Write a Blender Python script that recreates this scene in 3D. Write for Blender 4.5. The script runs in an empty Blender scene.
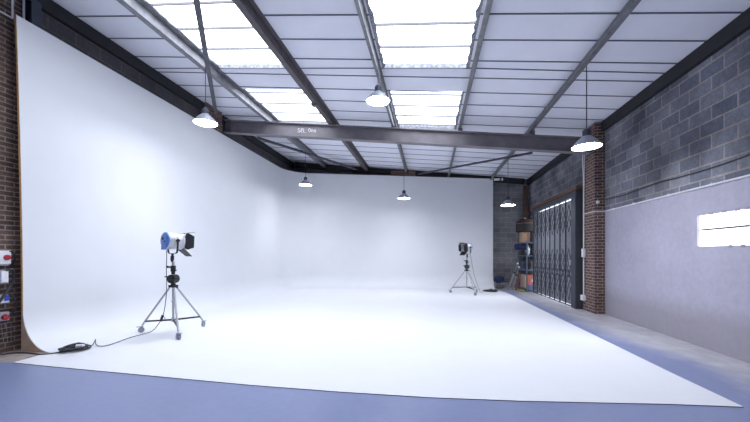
import bpy, bmesh, math, random
from math import pi, sin, cos, sqrt, atan2
from mathutils import Vector, Matrix, noise

random.seed(7)
scene = bpy.context.scene
COL = scene.collection

# ------------------------------------------------------------------ materials
def new_mat(name):
    m = bpy.data.materials.new(name)
    m.use_nodes = True
    nt = m.node_tree
    return m, nt, nt.nodes['Principled BSDF']

def link(nt, a, b):
    nt.links.new(a, b)

def ramp(nt, fac, stops):
    r = nt.nodes.new('ShaderNodeValToRGB')
    e = r.color_ramp.elements
    e[0].position, e[0].color = stops[0][0], (*stops[0][1], 1)
    e[1].position, e[1].color = stops[-1][0], (*stops[-1][1], 1)
    for p, c in stops[1:-1]:
        x = e.new(p)
        x.color = (*c, 1)
    link(nt, fac, r.inputs[0])
    return r.outputs[0]

def noise_node(nt, vec, scale, detail=4, rough=.55):
    n = nt.nodes.new('ShaderNodeTexNoise')
    n.inputs['Scale'].default_value = scale
    n.inputs['Detail'].default_value = detail
    n.inputs['Roughness'].default_value = rough
    if vec is not None:
        link(nt, vec, n.inputs['Vector'])
    return n.outputs['Fac']

def objvec(nt):
    return nt.nodes.new('ShaderNodeTexCoord').outputs['Object']

def mixcol(nt, fac, a, b, mode='MIX'):
    n = nt.nodes.new('ShaderNodeMix')
    n.data_type = 'RGBA'
    n.blend_type = mode
    for sock, v in ((n.inputs[0], fac), (n.inputs[6], a), (n.inputs[7], b)):
        if isinstance(v, (int, float)):
            sock.default_value = v
        elif isinstance(v, tuple):
            sock.default_value = (*v, 1)
        else:
            link(nt, v, sock)
    return n.outputs[2]

def math_node(nt, op, a, b=None, clamp=False):
    n = nt.nodes.new('ShaderNodeMath')
    n.operation = op
    n.use_clamp = clamp
    for i, v in enumerate((a, b)):
        if v is None:
            continue
        if isinstance(v, (int, float)):
            n.inputs[i].default_value = v
        else:
            link(nt, v, n.inputs[i])
    return n.outputs[0]

def plain(name, col, rough=.5, metal=0., vary=.12, scale=14.):
    m, nt, b = new_mat(name)
    f = noise_node(nt, objvec(nt), scale)
    lo = tuple(c * (1 - vary) for c in col)
    hi = tuple(min(1, c * (1 + vary)) for c in col)
    link(nt, ramp(nt, f, [(.3, lo), (.7, hi)]), b.inputs['Base Color'])
    b.inputs['Roughness'].default_value = rough
    b.inputs['Metallic'].default_value = metal
    return m

def glow(name, col, strength):
    m, nt, b = new_mat(name)
    b.inputs['Base Color'].default_value = (*col, 1)
    b.inputs['Emission Color'].default_value = (*col, 1)
    b.inputs['Emission Strength'].default_value = strength
    b.inputs['Roughness'].default_value = .4
    return m

def masonry(name, axes, bw, rh, mortar, c1, c2, cm, rough=.9, bump=.4, cloud=.3, offset=(0, 0)):
    """axes: which object axes run along the course and up it"""
    m, nt, b = new_mat(name)
    tc = objvec(nt)
    sp = nt.nodes.new('ShaderNodeSeparateXYZ')
    link(nt, tc, sp.inputs[0])
    cb = nt.nodes.new('ShaderNodeCombineXYZ')
    link(nt, math_node(nt, 'ADD', sp.outputs[axes[0]], offset[0]), cb.inputs[0])
    link(nt, math_node(nt, 'ADD', sp.outputs[axes[1]], offset[1]), cb.inputs[1])
    br = nt.nodes.new('ShaderNodeTexBrick')
    link(nt, cb.outputs[0], br.inputs['Vector'])
    br.offset = .5
    br.inputs['Color1'].default_value = (*c1, 1)
    br.inputs['Color2'].default_value = (*c2, 1)
    br.inputs['Mortar'].default_value = (*cm, 1)
    br.inputs['Scale'].default_value = 1
    br.inputs['Mortar Size'].default_value = mortar
    br.inputs['Mortar Smooth'].default_value = .3
    br.inputs['Bias'].default_value = 0
    br.inputs['Brick Width'].default_value = bw
    br.inputs['Row Height'].default_value = rh
    n1 = noise_node(nt, tc, 1.1, 5)
    n2 = noise_node(nt, tc, 22, 4)
    g1 = ramp(nt, n1, [(.3, (1 - cloud,) * 3), (.7, (1 + cloud * .4,) * 3)])
    g2 = ramp(nt, n2, [(.25, (.75,) * 3), (.75, (1.15,) * 3)])
    c = mixcol(nt, 1., mixcol(nt, 1., br.outputs['Color'], g1, 'MULTIPLY'), g2, 'MULTIPLY')
    link(nt, c, b.inputs['Base Color'])
    b.inputs['Roughness'].default_value = rough
    bp = nt.nodes.new('ShaderNodeBump')
    bp.inputs['Strength'].default_value = bump
    bp.inputs['Distance'].default_value = .01
    h = math_node(nt, 'ADD', math_node(nt, 'MULTIPLY', br.outputs['Fac'], -1.), math_node(nt, 'MULTIPLY', n2, .5))
    link(nt, h, bp.inputs['Height'])
    link(nt, bp.outputs[0], b.inputs['Normal'])
    return m

M = {}
BRK = ((.185, .11, .088), (.10, .060, .052), (.34, .295, .255))
M['brick_left'] = masonry('brick wall', (1, 2), .225, .075, .010, *BRK)
M['brick_side'] = masonry('pier brick side', (1, 2), .225, .075, .010, (.165, .085, .070), (.085, .050, .048), (.34, .285, .25))
M['brick_face'] = masonry('pier brick face', (0, 2), .225, .075, .010, (.165, .085, .070), (.085, .050, .048), (.34, .285, .25))
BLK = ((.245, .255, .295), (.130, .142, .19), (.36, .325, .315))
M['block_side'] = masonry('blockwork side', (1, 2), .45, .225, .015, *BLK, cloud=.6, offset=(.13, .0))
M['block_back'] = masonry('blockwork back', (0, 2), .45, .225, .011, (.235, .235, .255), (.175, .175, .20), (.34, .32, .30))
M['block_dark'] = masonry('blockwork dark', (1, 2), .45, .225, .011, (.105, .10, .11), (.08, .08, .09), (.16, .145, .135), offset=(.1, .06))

def mat_plaster():
    m, nt, b = new_mat('grey render')
    tc = objvec(nt)
    a = noise_node(nt, tc, .8, 6, .6)
    d = noise_node(nt, tc, 9, 5, .65)
    c = mixcol(nt, .45, ramp(nt, a, [(.3, (.32, .312, .39)), (.7, (.475, .46, .555))]), ramp(nt, d, [(.3, (.34, .325, .41)), (.7, (.47, .45, .545))]))
    # dusty, browner band towards the foot of the wall
    sp = nt.nodes.new('ShaderNodeSeparateXYZ')
    link(nt, tc, sp.inputs[0])
    z = math_node(nt, 'ADD', sp.outputs[2], math_node(nt, 'MULTIPLY', a, -.8))
    foot = ramp(nt, z, [(0., (1, 1, 1)), (.35, (0, 0, 0))])
    c = mixcol(nt, math_node(nt, 'MULTIPLY', foot, .55), c, (.245, .225, .235))
    link(nt, c, b.inputs['Base Color'])
    b.inputs['Roughness'].default_value = .75
    bp = nt.nodes.new('ShaderNodeBump')
    bp.inputs['Strength'].default_value = .25
    bp.inputs['Distance'].default_value = .008
    link(nt, d, bp.inputs['Height'])
    link(nt, bp.outputs[0], b.inputs['Normal'])
    return m
M['plaster'] = mat_plaster()

def mat_floor():
    m, nt, b = new_mat('painted concrete floor')
    tc = objvec(nt)
    a = noise_node(nt, tc, .7, 6, .6)
    d = noise_node(nt, tc, 12, 4, .6)
    paint = mixcol(nt, .3, ramp(nt, a, [(.3, (.170, .205, .350)), (.7, (.225, .262, .44))]), ramp(nt, d, [(.3, (.175, .21, .355)), (.7, (.23, .267, .445))]))
    dust = ramp(nt, noise_node(nt, tc, 3.2, 6, .65), [(.3, (.34, .34, .385)), (.7, (.53, .52, .55))])
    sp = nt.nodes.new('ShaderNodeSeparateXYZ')
    link(nt, tc, sp.inputs[0])
    # bare, dusty concrete along the foot of the rendered wall, with a ragged border
    x = math_node(nt, 'ADD', sp.outputs[0], math_node(nt, 'MULTIPLY', math_node(nt, 'SUBTRACT', a, .5), 1.6))
    y = math_node(nt, 'MULTIPLY', sp.outputs[1], .02)
    w = ramp(nt, math_node(nt, 'ADD', math_node(nt, 'MULTIPLY', math_node(nt, 'ADD', x, y), .2), 0), [(.66, (0, 0, 0)), (.76, (1, 1, 1))])
    link(nt, mixcol(nt, w, paint, dust), b.inputs['Base Color'])
    r = ramp(nt, a, [(.3, (.33,) * 3), (.7, (.48,) * 3)])
    link(nt, r, b.inputs['Roughness'])
    return m
M['floor'] = mat_floor()
M['bare'] = plain('bare concrete', (.30, .255, .235), .9, 0, .25, 5)
M['white'] = plain('white cove paint', (.74, .755, .79), .5, 0, .012, 2)
M['ply'] = plain('raw plywood', (.50, .37, .28), .8, 0, .18, 6)
M['ply_edge'] = plain('plywood edge', (.55, .33, .15), .8, 0, .2, 20)
M['edge_shadow'] = plain('sheet edge shadow', (.06, .065, .09), .8)  # shadow line along the floor sheet, put into the colour of its side
M['panel'] = plain('white ceiling board', (.80, .81, .89), .6, 0, .03, 1.4)
M['tbar'] = plain('dark ceiling bar', (.12, .13, .17), .6)
M['galv'] = plain('galvanised steel', (.22, .222, .24), .42, .45, .22, 9)
M['brown_steel'] = plain('brown primed steel', (.115, .10, .108), .6, .1, .2, 7)
M['dark_steel'] = plain('dark grey steel', (.115, .115, .135), .55, .15, .2, 5)
M['beam_steel'] = plain('grey brown steel', (.205, .188, .205), .55, .1, .16, 3)
M['black_steel'] = plain('black steel', (.015, .015, .019), .6, .1, .25, 6)
M['gate_steel'] = plain('blue grey gate steel', (.175, .185, .215), .5, .2, .18, 8)
M['stanchion'] = plain('dark blue steel', (.035, .045, .065), .6)
M['gate_post'] = plain('dark gate post', (.05, .055, .07), .55, .2)
M['lattice'] = plain('lattice steel', (.075, .08, .10), .5, .2)
M['timber'] = plain('brown timber', (.13, .07, .045), .8, 0, .25, 10)
M['rust'] = plain('rusty steel', (.085, .045, .035), .9, 0, .35, 12)
M['black'] = plain('black plastic', (.018, .018, .022), .5)
M['blackcloth'] = plain('black cloth', (.022, .02, .024), .9, 0, .4, 8)
M['barn'] = plain('black barn door metal', (.022, .021, .028), .45, .3)
M['blue'] = plain('blue lamp back', (.07, .19, .56), .4, 0, .25, 30)
M['silver'] = plain('silver lamp body', (.66, .67, .72), .35, .3, .08)
M['chrome'] = plain('bright steel tube', (.42, .42, .46), .35, .5, .1)
M['caster_grey'] = plain('grey caster', (.30, .33, .40), .5)
M['glass'] = plain('lamp lens', (.5, .55, .6), .1)
M['cable'] = plain('black rubber cable', (.03, .03, .036), .6)
M['conduit'] = plain('white conduit', (.74, .74, .78), .5, 0, .05)
M['white_plastic'] = plain('white plastic', (.78, .79, .82), .45, 0, .05)
M['grey_plastic'] = plain('grey plastic', (.42, .45, .51), .5, 0, .08)
M['red'] = plain('red socket plastic', (.38, .015, .028), .4)
M['bluep'] = plain('blue plug plastic', (.02, .07, .52), .4)
M['shade'] = plain('grey enamel shade', (.30, .32, .38), .4, .3, .08)
M['shade_dark'] = plain('dark lamp cap', (.055, .06, .09), .5)
M['lamp_glow'] = glow('lit lamp diffuser', (.915, .935, 1.), 57.)
M['rooflight'] = glow('daylit rooflight sheet', (.86, .91, 1.), 4.3)
M['pane'] = glow('daylit window pane', (.92, .96, 1.), 3.)
M['glazebar'] = plain('rooflight bar', (.16, .16, .18), .5)
M['lip'] = plain('torn insulation lip', (.30, .31, .34), .9, 0, .5, 18)
M['rack'] = plain('blue grey rack steel', (.13, .18, .25), .5, .2)
M['carton'] = plain('brown cardboard', (.42, .27, .20), .85, 0, .12)
M['navy'] = plain('navy cloth', (.014, .022, .075), .9, 0, .3)
M['bagwhite'] = plain('white plastic bag', (.70, .73, .80), .6, 0, .1)
M['pink'] = plain('pale pink print', (.52, .37, .36), .7)
M['yellow'] = plain('yellow print', (.72, .44, .06), .7)
M['orange'] = plain('red print', (.48, .13, .10), .7)
M['bluebox'] = plain('blue print', (.09, .15, .30), .7)
M['tub'] = plain('dark blue tub', (.05, .07, .11), .5)
M['brown'] = plain('dark brown bag', (.032, .02, .02), .9, 0, .4)
M['reddish'] = plain('red brown board', (.20, .075, .055), .8)
M['moss'] = plain('yellow green cloth', (.26, .25, .07), .9)
M['wire'] = plain('pale wire', (.30, .30, .32), .4, .4)
M['chalk'] = plain('white hand paint', (.80, .78, .80), .8)
M['hamper'] = plain('dark wicker', (.014, .011, .012), .8, 0, .4, 40)
M['yard'] = plain('pale yard concrete', (.6, .6, .6), .9)

# ------------------------------------------------------------------ mesh building
class MB:
    def __init__(self):
        self.v, self.f, self.m, self.s = [], [], [], []

    def add(self, verts, faces, slot=0, smooth=False):
        b = len(self.v)
        self.v += [tuple(p) for p in verts]
        for f in faces:
            self.f.append([b + i for i in f])
            self.m.append(slot)
            self.s.append(smooth)
        return self

    def box(self, x0, x1, y0, y1, z0, z1, slot=0, mat=None):
        vs = [Vector((x, y, z)) for z in (z0, z1) for y in (y0, y1) for x in (x0, x1)]
        if mat:
            vs = [mat @ p for p in vs]
        return self.add(vs, [(0, 2, 3, 1), (4, 5, 7, 6), (0, 1, 5, 4), (2, 6, 7, 3), (0, 4, 6, 2), (1, 3, 7, 5)], slot)

    def bar(self, p0, p1, w, h, up=(0, 0, 1), slot=0):
        return self.section(p0, p1, [(-w / 2, -h / 2), (w / 2, -h / 2), (w / 2, h / 2), (-w / 2, h / 2)], up, slot)

    def section(self, p0, p1, poly, up=(0, 0, 1), slot=0, smooth=False):
        """a straight length of any section: poly is (sideways, upward)"""
        p0, p1, up = Vector(p0), Vector(p1), Vector(up)
        d = (p1 - p0).normalized()
        sx = d.cross(up).normalized()
        u = sx.cross(d).normalized()
        n = len(poly)
        vs = [p + sx * a + u * b for p in (p0, p1) for a, b in poly]
        fs = [(i, (i + 1) % n, n + (i + 1) % n, n + i) for i in range(n)]
        fs += [tuple(range(n - 1, -1, -1)), tuple(range(n, 2 * n))]
        return self.add(vs, fs, slot, smooth)

    def tube(self, pts, r, n=8, slot=0, closed=False):
        pts = [Vector(p) for p in pts]
        k = len(pts)
        tang = []
        for i in range(k):
            a = pts[i - 1] if (i > 0 or closed) else pts[0]
            b = pts[(i + 1) % k] if (i < k - 1 or closed) else pts[-1]
            tang.append((b - a).normalized())
        t = tang[0]
        nrm = t.orthogonal().normalized()
        vs = []
        for i in range(k):
            q = tang[i - 1].rotation_difference(tang[i]) if i else None
            if q:
                nrm = q @ nrm
            bn = tang[i].cross(nrm).normalized()
            for j in range(n):
                a = 2 * pi * j / n
                vs.append(pts[i] + (nrm * cos(a) + bn * sin(a)) * r)
        fs = []
        for i in range(k if closed else k - 1):
            i2 = (i + 1) % k
            for j in range(n):
                j2 = (j + 1) % n
                fs.append((i * n + j, i * n + j2, i2 * n + j2, i2 * n + j))
        self.add(vs, fs, slot, True)
        if not closed:
            b = len(self.v) - len(vs)
            self.f += [[b + j for j in range(n - 1, -1, -1)], [b + (k - 1) * n + j for j in range(n)]]
            self.m += [slot] * 2
            self.s += [False] * 2
        return self

    def lathe(self, prof, mat=None, n=28, slot=0, smooth=True):
        vs = []
        for r, z in prof:
            for j in range(n):
                a = 2 * pi * j / n
                p = Vector((r * cos(a), r * sin(a), z))
                vs.append(mat @ p if mat else p)
        fs = []
        for i in range(len(prof) - 1):
            for j in range(n):
                j2 = (j + 1) % n
                fs.append((i * n + j, i * n + j2, (i + 1) * n + j2, (i + 1) * n + j))
        return self.add(vs, fs, slot, smooth)

    def cyl(self, p0, p1, r0, r1=None, n=18, slot=0):
        r1 = r0 if r1 is None else r1
        p0, p1 = Vector(p0), Vector(p1)
        d = p1 - p0
        mt = Matrix.Translation(p0) @ Vector((0, 0, 1)).rotation_difference(d.normalized()).to_matrix().to_4x4()
        L = d.length
        return self.lathe([(.0001, 0), (r0, 0), (r0, 0), (r1, L), (r1, L), (.0001, L)], mt, n, slot, True)

    def prism(self, poly, d0, d1, mat, slot=0):
        """poly in local (x, z), extruded along local y from d0 to d1"""
        n = len(poly)
        vs = [mat @ Vector((a, d, b)) for d in (d0, d1) for a, b in poly]
        fs = [(i, n + i, n + (i + 1) % n, (i + 1) % n) for i in range(n)]
        fs += [tuple(range(n)), tuple(range(2 * n - 1, n - 1, -1))]
        return self.add(vs, fs, slot)

    def build(self, name, mats, parent=None, loc=None):
        me = bpy.data.meshes.new(name)
        vs = self.v
        if loc is not None:
            vs = [(x - loc[0], y - loc[1], z - loc[2]) for x, y, z in vs]
        me.from_pydata(vs, [], self.f)
        for k in (mats if isinstance(mats, (list, tuple)) else [mats]):
            me.materials.append(M[k])
        for p, mi, sm in zip(me.polygons, self.m, self.s):
            p.material_index = mi
            p.use_smooth = sm
        bm = bmesh.new()
        bm.from_mesh(me)
        bmesh.ops.recalc_face_normals(bm, faces=bm.faces)
        bm.to_mesh(me)
        bm.free()
        if any(self.s):
            try:
                me.set_sharp_from_angle(angle=math.radians(42))
            except Exception:
                pass
        o = bpy.data.objects.new(name, me)
        COL.objects.link(o)
        if loc is not None:
            o.location = loc
        if parent:
            o.parent = parent
        return o

def tag(o, label=None, cat=None, group=None, kind=None):
    for k, v in (('label', label), ('category', cat), ('group', group), ('kind', kind)):
        if v:
            o[k] = v
    return o

def empty(name, loc=(0, 0, 0), rz=0., label=None, cat=None, group=None, kind=None):
    o = bpy.data.objects.new(name, None)
    o.empty_display_size = .2
    o.location = loc
    o.rotation_euler = (0, 0, rz)
    COL.objects.link(o)
    return tag(o, label, cat, group, kind)

def copy_tree(o, parent=None):
    c = o.copy()
    COL.objects.link(c)
    if parent:
        c.parent = parent
    for ch in list(o.children):
        copy_tree(ch, c)
    return c

def struct(mb, name, mats, **k):
    return tag(mb.build(name, mats, **k), kind='structure')

def single(mb, name, mats, label, cat, group=None, kind=None, loc=None):
    return tag(mb.build(name, mats, loc=loc), label, cat, group, kind)

def chaikin(pts, it=2):
    pts = [Vector(p) for p in pts]
    for _ in range(it):
        q = [pts[0]]
        for a, b in zip(pts, pts[1:]):
            q += [a.lerp(b, .25), a.lerp(b, .75)]
        pts = q + [pts[-1]]
    return pts

# ------------------------------------------------------------------ the place
XL, XR = -6.41, 4.335
def roof_z(x): return 5.242 - .0923 * x
def btop(x): return 5.69 - .1125 * (x + 6.3)
def back_y(x): return 14.75 + (x - XL) / (XR - XL) * .90
Y0 = -3.0

# floor
b = MB()
b.add([(XL - .3, Y0, 0), (XR + .3, Y0, 0), (XR + .3, 16.2, 0), (-5.68, 16.2, 0), (-5.68, 3.70, 0), (XL - .3, 3.66, 0)], [(0, 1, 2, 3, 4, 5)], 0)
b.add([(XL - .3, 3.66, 0), (-5.68, 3.70, 0), (-5.68, 16.2, 0), (XL - .3, 16.2, 0)], [(0, 1, 2, 3)], 1)
struct(b, 'floor', ['floor', 'bare'])

# yard outside the gate, seen only through the slots above and below its leaves
b = MB()
b.box(XR + .25, 14, 4, 22, -.2, -.02)
struct(b, 'ground', ['yard'])

# walls
def sloped_box(b, x0, x1, y0, y1, z0, slot=0, z1=None):
    t0, t1 = (roof_z(x0), roof_z(x1)) if z1 is None else (z1, z1)
    vs = [(x0, y0, z0), (x1, y0, z0), (x1, y1, z0), (x0, y1, z0), (x0, y0, t0), (x1, y0, t1), (x1, y1, t1), (x0, y1, t0)]
    b.add(vs, [(3, 2, 1, 0), (4, 5, 6, 7), (0, 1, 5, 4), (1, 2, 6, 5), (2, 3, 7, 6), (3, 0, 4, 7)], slot)

b = MB()
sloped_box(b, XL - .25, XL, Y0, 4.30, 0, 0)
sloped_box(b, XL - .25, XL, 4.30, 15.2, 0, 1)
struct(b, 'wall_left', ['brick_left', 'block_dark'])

ZR = 2.575
b = MB()
X2 = XR + .25
WY0, WY1, WZ0, WZ1 = 4.30, 6.229, 1.632, 2.134
GY0, GY1, GZ1 = 10.06, 14.9, 3.385
sloped_box(b, XR, X2, Y0, WY0, 0, 1, ZR)
sloped_box(b, XR, X2, WY0, WY1, 0, 1, WZ0)
sloped_box(b, XR, X2, WY0, WY1, WZ1, 1, ZR)
sloped_box(b, XR, X2, WY1, 9.13, 0, 1, ZR)
sloped_box(b, XR, X2, Y0, 9.13, ZR, 0)
sloped_box(b, XR, X2, 9.13, GY0, 0, 0)
sloped_box(b, XR, X2, GY0, GY1, GZ1, 0)
sloped_box(b, XR, X2, GY1, 16.0, 0, 0)
struct(b, 'wall_right', ['block_side', 'plaster'])

b = MB()
sloped_box(b, XL - .25, X2, Y0 - .25, Y0, 0, 0)  # unseen behind the camera, added to keep sky light out of the open end
struct(b, 'wall_front', ['block_back'])

b = MB()
b.add([(XL - .25, back_y(XL), 0), (X2, back_y(X2), 0), (X2, back_y(X2), roof_z(X2)), (XL - .25, back_y(XL), roof_z(XL - .25)),
       (XL - .25, back_y(XL) + .25, 0), (X2, back_y(X2) + .25, 0), (X2, back_y(X2) + .25, roof_z(X2)), (XL - .25, back_y(XL) + .25, roof_z(XL - .25))],
      [(0, 1, 2, 3), (5, 4, 7, 6), (1, 5, 6, 2), (4, 0, 3, 7), (3, 2, 6, 7), (0, 4, 5, 1)])
struct(b, 'wall_back', ['block_back'])

# brick pier carrying the beam, and its twins on the other walls
b = MB()
PX, PY0, PY1 = 4.10, 9.12, 9.78
zt = roof_z(XR) - .255
b.add([(PX, PY0, 0), (XR - .002, PY0, 0), (XR - .002, PY0, zt), (PX, PY0, zt)], [(0, 1, 2, 3)], 1)
b.add([(PX, PY0, 0), (PX, PY1, 0), (PX, PY1, zt), (PX, PY0, zt)], [(3, 2, 1, 0)], 0)
b.add([(PX, PY1, 0), (XR - .002, PY1, 0), (XR - .002, PY1, zt), (PX, PY1, zt)], [(3, 2, 1, 0)], 1)
b.add([(PX, PY0, zt), (XR - .002, PY0, zt), (XR - .002, PY1, zt), (PX, PY1, zt)], [(0, 1, 2, 3)], 1)
PT2, xq = roof_z(XR) - .02, XR - .085
b.add([(PX, PY0, zt), (xq, PY0, zt), (xq, PY0, PT2), (PX, PY0, PT2)], [(0, 1, 2, 3)], 1)
b.add([(PX, PY0, zt), (PX, PY1, zt), (PX, PY1, PT2), (PX, PY0, PT2)], [(3, 2, 1, 0)], 0)
b.add([(PX, PY1, zt), (xq, PY1, zt), (xq, PY1, PT2), (PX, PY1, PT2)], [(3, 2, 1, 0)], 1)
b.add([(PX, PY0, PT2), (xq, PY0, PT2), (xq, PY1, PT2), (PX, PY1, PT2)], [(0, 1, 2, 3)], 1)
b.add([(xq, PY0, zt), (xq, PY1, zt), (xq, PY1, PT2), (xq, PY0, PT2)], [(0, 1, 2, 3)], 0)
tag(b.build('brick_pier', ['brick_side', 'brick_face']), 'red brown brick pier between the grey render and the folding gate', 'pillar', kind='thing')
b = MB()
sloped_box(b, XL + .001, -6.245, 8.45, 9.15, 0, 0, 5.56)
sloped_box(b, XL + .09, -6.245, 8.45, 9.15, 5.56)
tag(b.build('brick_pier', ['brick_side']), 'dark brick pier top above the white cove at the left end of the beam', 'pillar', kind='thing')
b = MB()
b.box(-1.75, -.65, 14.86, 14.96, 0, 5.28)
tag(b.build('brick_pier', ['brick_face']), 'short patch of old brickwork above the back of the white cove', 'pillar', kind='thing')

# window (daylit strip in the rendered wall)
w = empty('window_1', (XR, (WY0 + WY1) / 2, WZ0), kind='structure')
loc = Vector(w.location)
def at_win(b): return b
b = MB(); b.box(.04, .055, WY0 - loc.y, WY1 - loc.y, 0, WZ1 - WZ0); b.build('pane', ['pane'], w)
b = MB()
b.box(.0, .04, WY0 - loc.y, WY1 - .06 - loc.y, .252, .280)
b.box(.008, .04, WY1 - .085 - loc.y, WY1 - .045 - loc.y, .255, .28)
b.build('latch_bar', ['dark_steel'], w)
b = MB()
for k, (yy, s) in enumerate([(5.95, 1), (5.72, 1), (5.5, 1), (5.35, 1), (5.62, 0), (5.42, 0), (5.0, 1), (4.7, 0)]):
    y = yy - loc.y
    z = WZ1 - WZ0 if s else 0
    b.box(-.006, .004, y - .035, y + .035, z - .012, z + .03) if s else b.box(-.006, .004, y - .03, y + .03, z - .03, z + .01)
b.build('frame_lug', ['plaster'], w)

# ceiling: boards, dark bars, openings for the rooflights
PUR = [('A', -4.76), ('B', -2.832), ('C', -1.034), ('D', .83), ('E', 2.696)]
openings = []
for xa, xb in ((-4.76, -2.832), (-1.034, .83)):
    for ya, yb in ((-2.4, 1.6), (3.05, 6.71), (7.66, 9.95)):  # first row lies unseen behind the camera, added for its light
        openings.append((xa + .07, xb - .07, ya, yb))
b = MB()
xs = sorted({XL - .25, X2} | {o[0] for o in openings} | {o[1] for o in openings})
ys = sorted({Y0, 16.2} | {o[2] for o in openings} | {o[3] for o in openings})
def cz(x): return roof_z(x)
for x0, x1 in zip(xs, xs[1:]):
    for y0, y1 in zip(ys, ys[1:]):
        if any(o[0] - .001 <= x0 and x1 <= o[1] + .001 and o[2] - .001 <= y0 and y1 <= o[3] + .001 for o in openings):
            continue
        b.add([(x0, y0, cz(x0)), (x1, y0, cz(x1)), (x1, y1, cz(x1)), (x0, y1, cz(x0))], [(0, 1, 2, 3)], 0)
for x0, x1, y0, y1 in openings:          # upstands of the openings and their ragged insulation edge
    U = .10
    c4 = [(x0, y0), (x1, y0), (x1, y1), (x0, y1)]
    for (ax, ay), (bx, by) in zip(c4, c4[1:] + c4[:1]):
        b.add([(ax, ay, cz(ax)), (bx, by, cz(bx)), (bx, by, cz(bx) + U), (ax, ay, cz(ax) + U)], [(0, 1, 2, 3)], 2)
    for sx, sg in ((x0, 1), (x1, -1)):
        n = int((y1 - y0) / .09)
        pr = [.035 + .06 * abs(noise.noise((sx, k * .45, 3.1))) + random.uniform(0, .03) for k in range(n + 1)]
        for k in range(n):
            ya, yb = y0 + (y1 - y0) * k / n, y0 + (y1 - y0) * (k + 1) / n
            b.add([(sx, ya, cz(sx) + .004), (sx + sg * pr[k], ya, cz(sx) + .004), (sx + sg * pr[k + 1], yb, cz(sx) + .004), (sx, yb, cz(sx) + .004)], [(0, 1, 2, 3)], 2)
def dark_bar(x0, x1, y, skew, w=.022):
    d = .012
    ya, yb = y + skew(x0), y + skew(x1)
    b.add([(x0, ya - w / 2, cz(x0) - .001), (x1, yb - w / 2, cz(x1) - .001), (x1, yb + w / 2, cz(x1) - .001), (x0, ya + w / 2, cz(x0) - .001),
           (x0, ya - w / 2, cz(x0) - d), (x1, yb - w / 2, cz(x1) - d), (x1, yb + w / 2, cz(x1) - d), (x0, ya + w / 2, cz(x0) - d)],
          [(0, 1, 2, 3), (7, 6, 5, 4), (0, 4, 5, 1), (1, 5, 6, 2), (2, 6, 7, 3), (3, 7, 4, 0)], 1)
bars = [5.15 + .615 * k for k in range(-13, 18)] + [6.71]
for y in bars:
    segs = [(XL, XR)]
    for o in openings:
        if o[2] - .01 < y < o[3] - .005:
            segs = [t for s in segs for t in ([(s[0], o[0]), (o[1], s[1])] if s[0] < o[0] and s[1] > o[1] else [s])]
    for s in segs:
        if y == 6.71:
            dark_bar(s[0], min(s[1], .83), y, lambda x: 0)
            dark_bar(.83, s[1], y, lambda x: .05 * (x - .83))
        else:
            # the boards are laid a little out of square
            dark_bar(s[0], s[1], y, lambda x: .03 * (x + 1.9))
struct(b, 'ceiling', ['panel', 'tbar', 'lip'])

for k, (x0, x1, y0, y1) in enumerate(openings):
    w = empty('window_%d' % (k + 2), ((x0 + x1) / 2, y0, cz((x0 + x1) / 2)), kind='structure')
    xm = (x0 + x1) / 2
    b = MB()
    U = .095
    b.add([(x0 - xm, 0, cz(x0) - cz(xm) + U), (x1 - xm, 0, cz(x1) - cz(xm) + U), (x1 - xm, y1 - y0, cz(x1) - cz(xm) + U), (x0 - xm, y1 - y0, cz(x0) - cz(xm) + U)], [(0, 1, 2, 3)])
    b.build('pane', ['rooflight'], w)
    b = MB()
    for j in range(-14, 9):
        y = 5.52 + .615 * j
        if y0 + .1 < y < y1 - .1:
            b.bar((x0 - xm, y - y0, cz(x0) - cz(xm) + .07), (x1 - xm, y - y0, cz(x1) - cz(xm) + .07), .022, .04)
    b.build('glazing_bar', ['glazebar'], w)

# purlins: zed sections running the length of the roof
PD, PF, PT = .19, .10, .014
zed = [(-PF, -PD / 2), (PT, -PD / 2), (PT, PD / 2 - PT), (PF, PD / 2 - PT), (PF, PD / 2), (0, PD / 2), (0, -PD / 2 + PT), (-PF, -PD / 2 + PT)]
plabels = {'A': ('galv', 'pale galvanised roof purlin above the big blue-backed spotlight, first from the left wall'),
           'B': ('brown_steel', 'dark brown roof purlin with a splice plate along the left rooflights'),
           'C': ('galv', 'thin grey roof purlin with lamps hanging over the middle of the white floor'),
           'D': ('galv', 'grey roof purlin along the right edge of the middle rooflights'),
           'E': ('galv', 'grey roof purlin nearest to the blockwork wall, without rooflights beside it')}
for key, x in PUR:
    ye = back_y(x) - .03
    zc_ = roof_z(x) - PD / 2 - .001
    t = empty('roof_purlin', (x, Y0, zc_), label=plabels[key][1], cat='purlin', group='roof purlins')
    pf = {'A': .10, 'B': .10, 'C': .045, 'D': .065, 'E': .08}[key]
    flip = [(max(-pf, min(pf, a)), c) for a, c in zed]
    b = MB(); b.section((0, .02, 0), (0, ye - Y0, 0), flip); b.build('purlin_section', [plabels[key][0]], t)
    yb = 9.40
    b = MB(); b.box(-.05, .05, yb - .06 - Y0, yb + .06 - Y0, -PD / 2 - max(.0, (roof_z(x) - PD) - btop(x)) - .0, -PD / 2 + .004)
    b.build('cleat', ['dark_steel'], t)
    if key == 'B':
        b = MB(); b.box(-.12, .02, 8.0 - Y0 - .05, 8.0 - Y0 + .06, -PD / 2 - .05, -PD / 2 + .05); b.build('splice_plate', ['brown_steel'], t)

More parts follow.
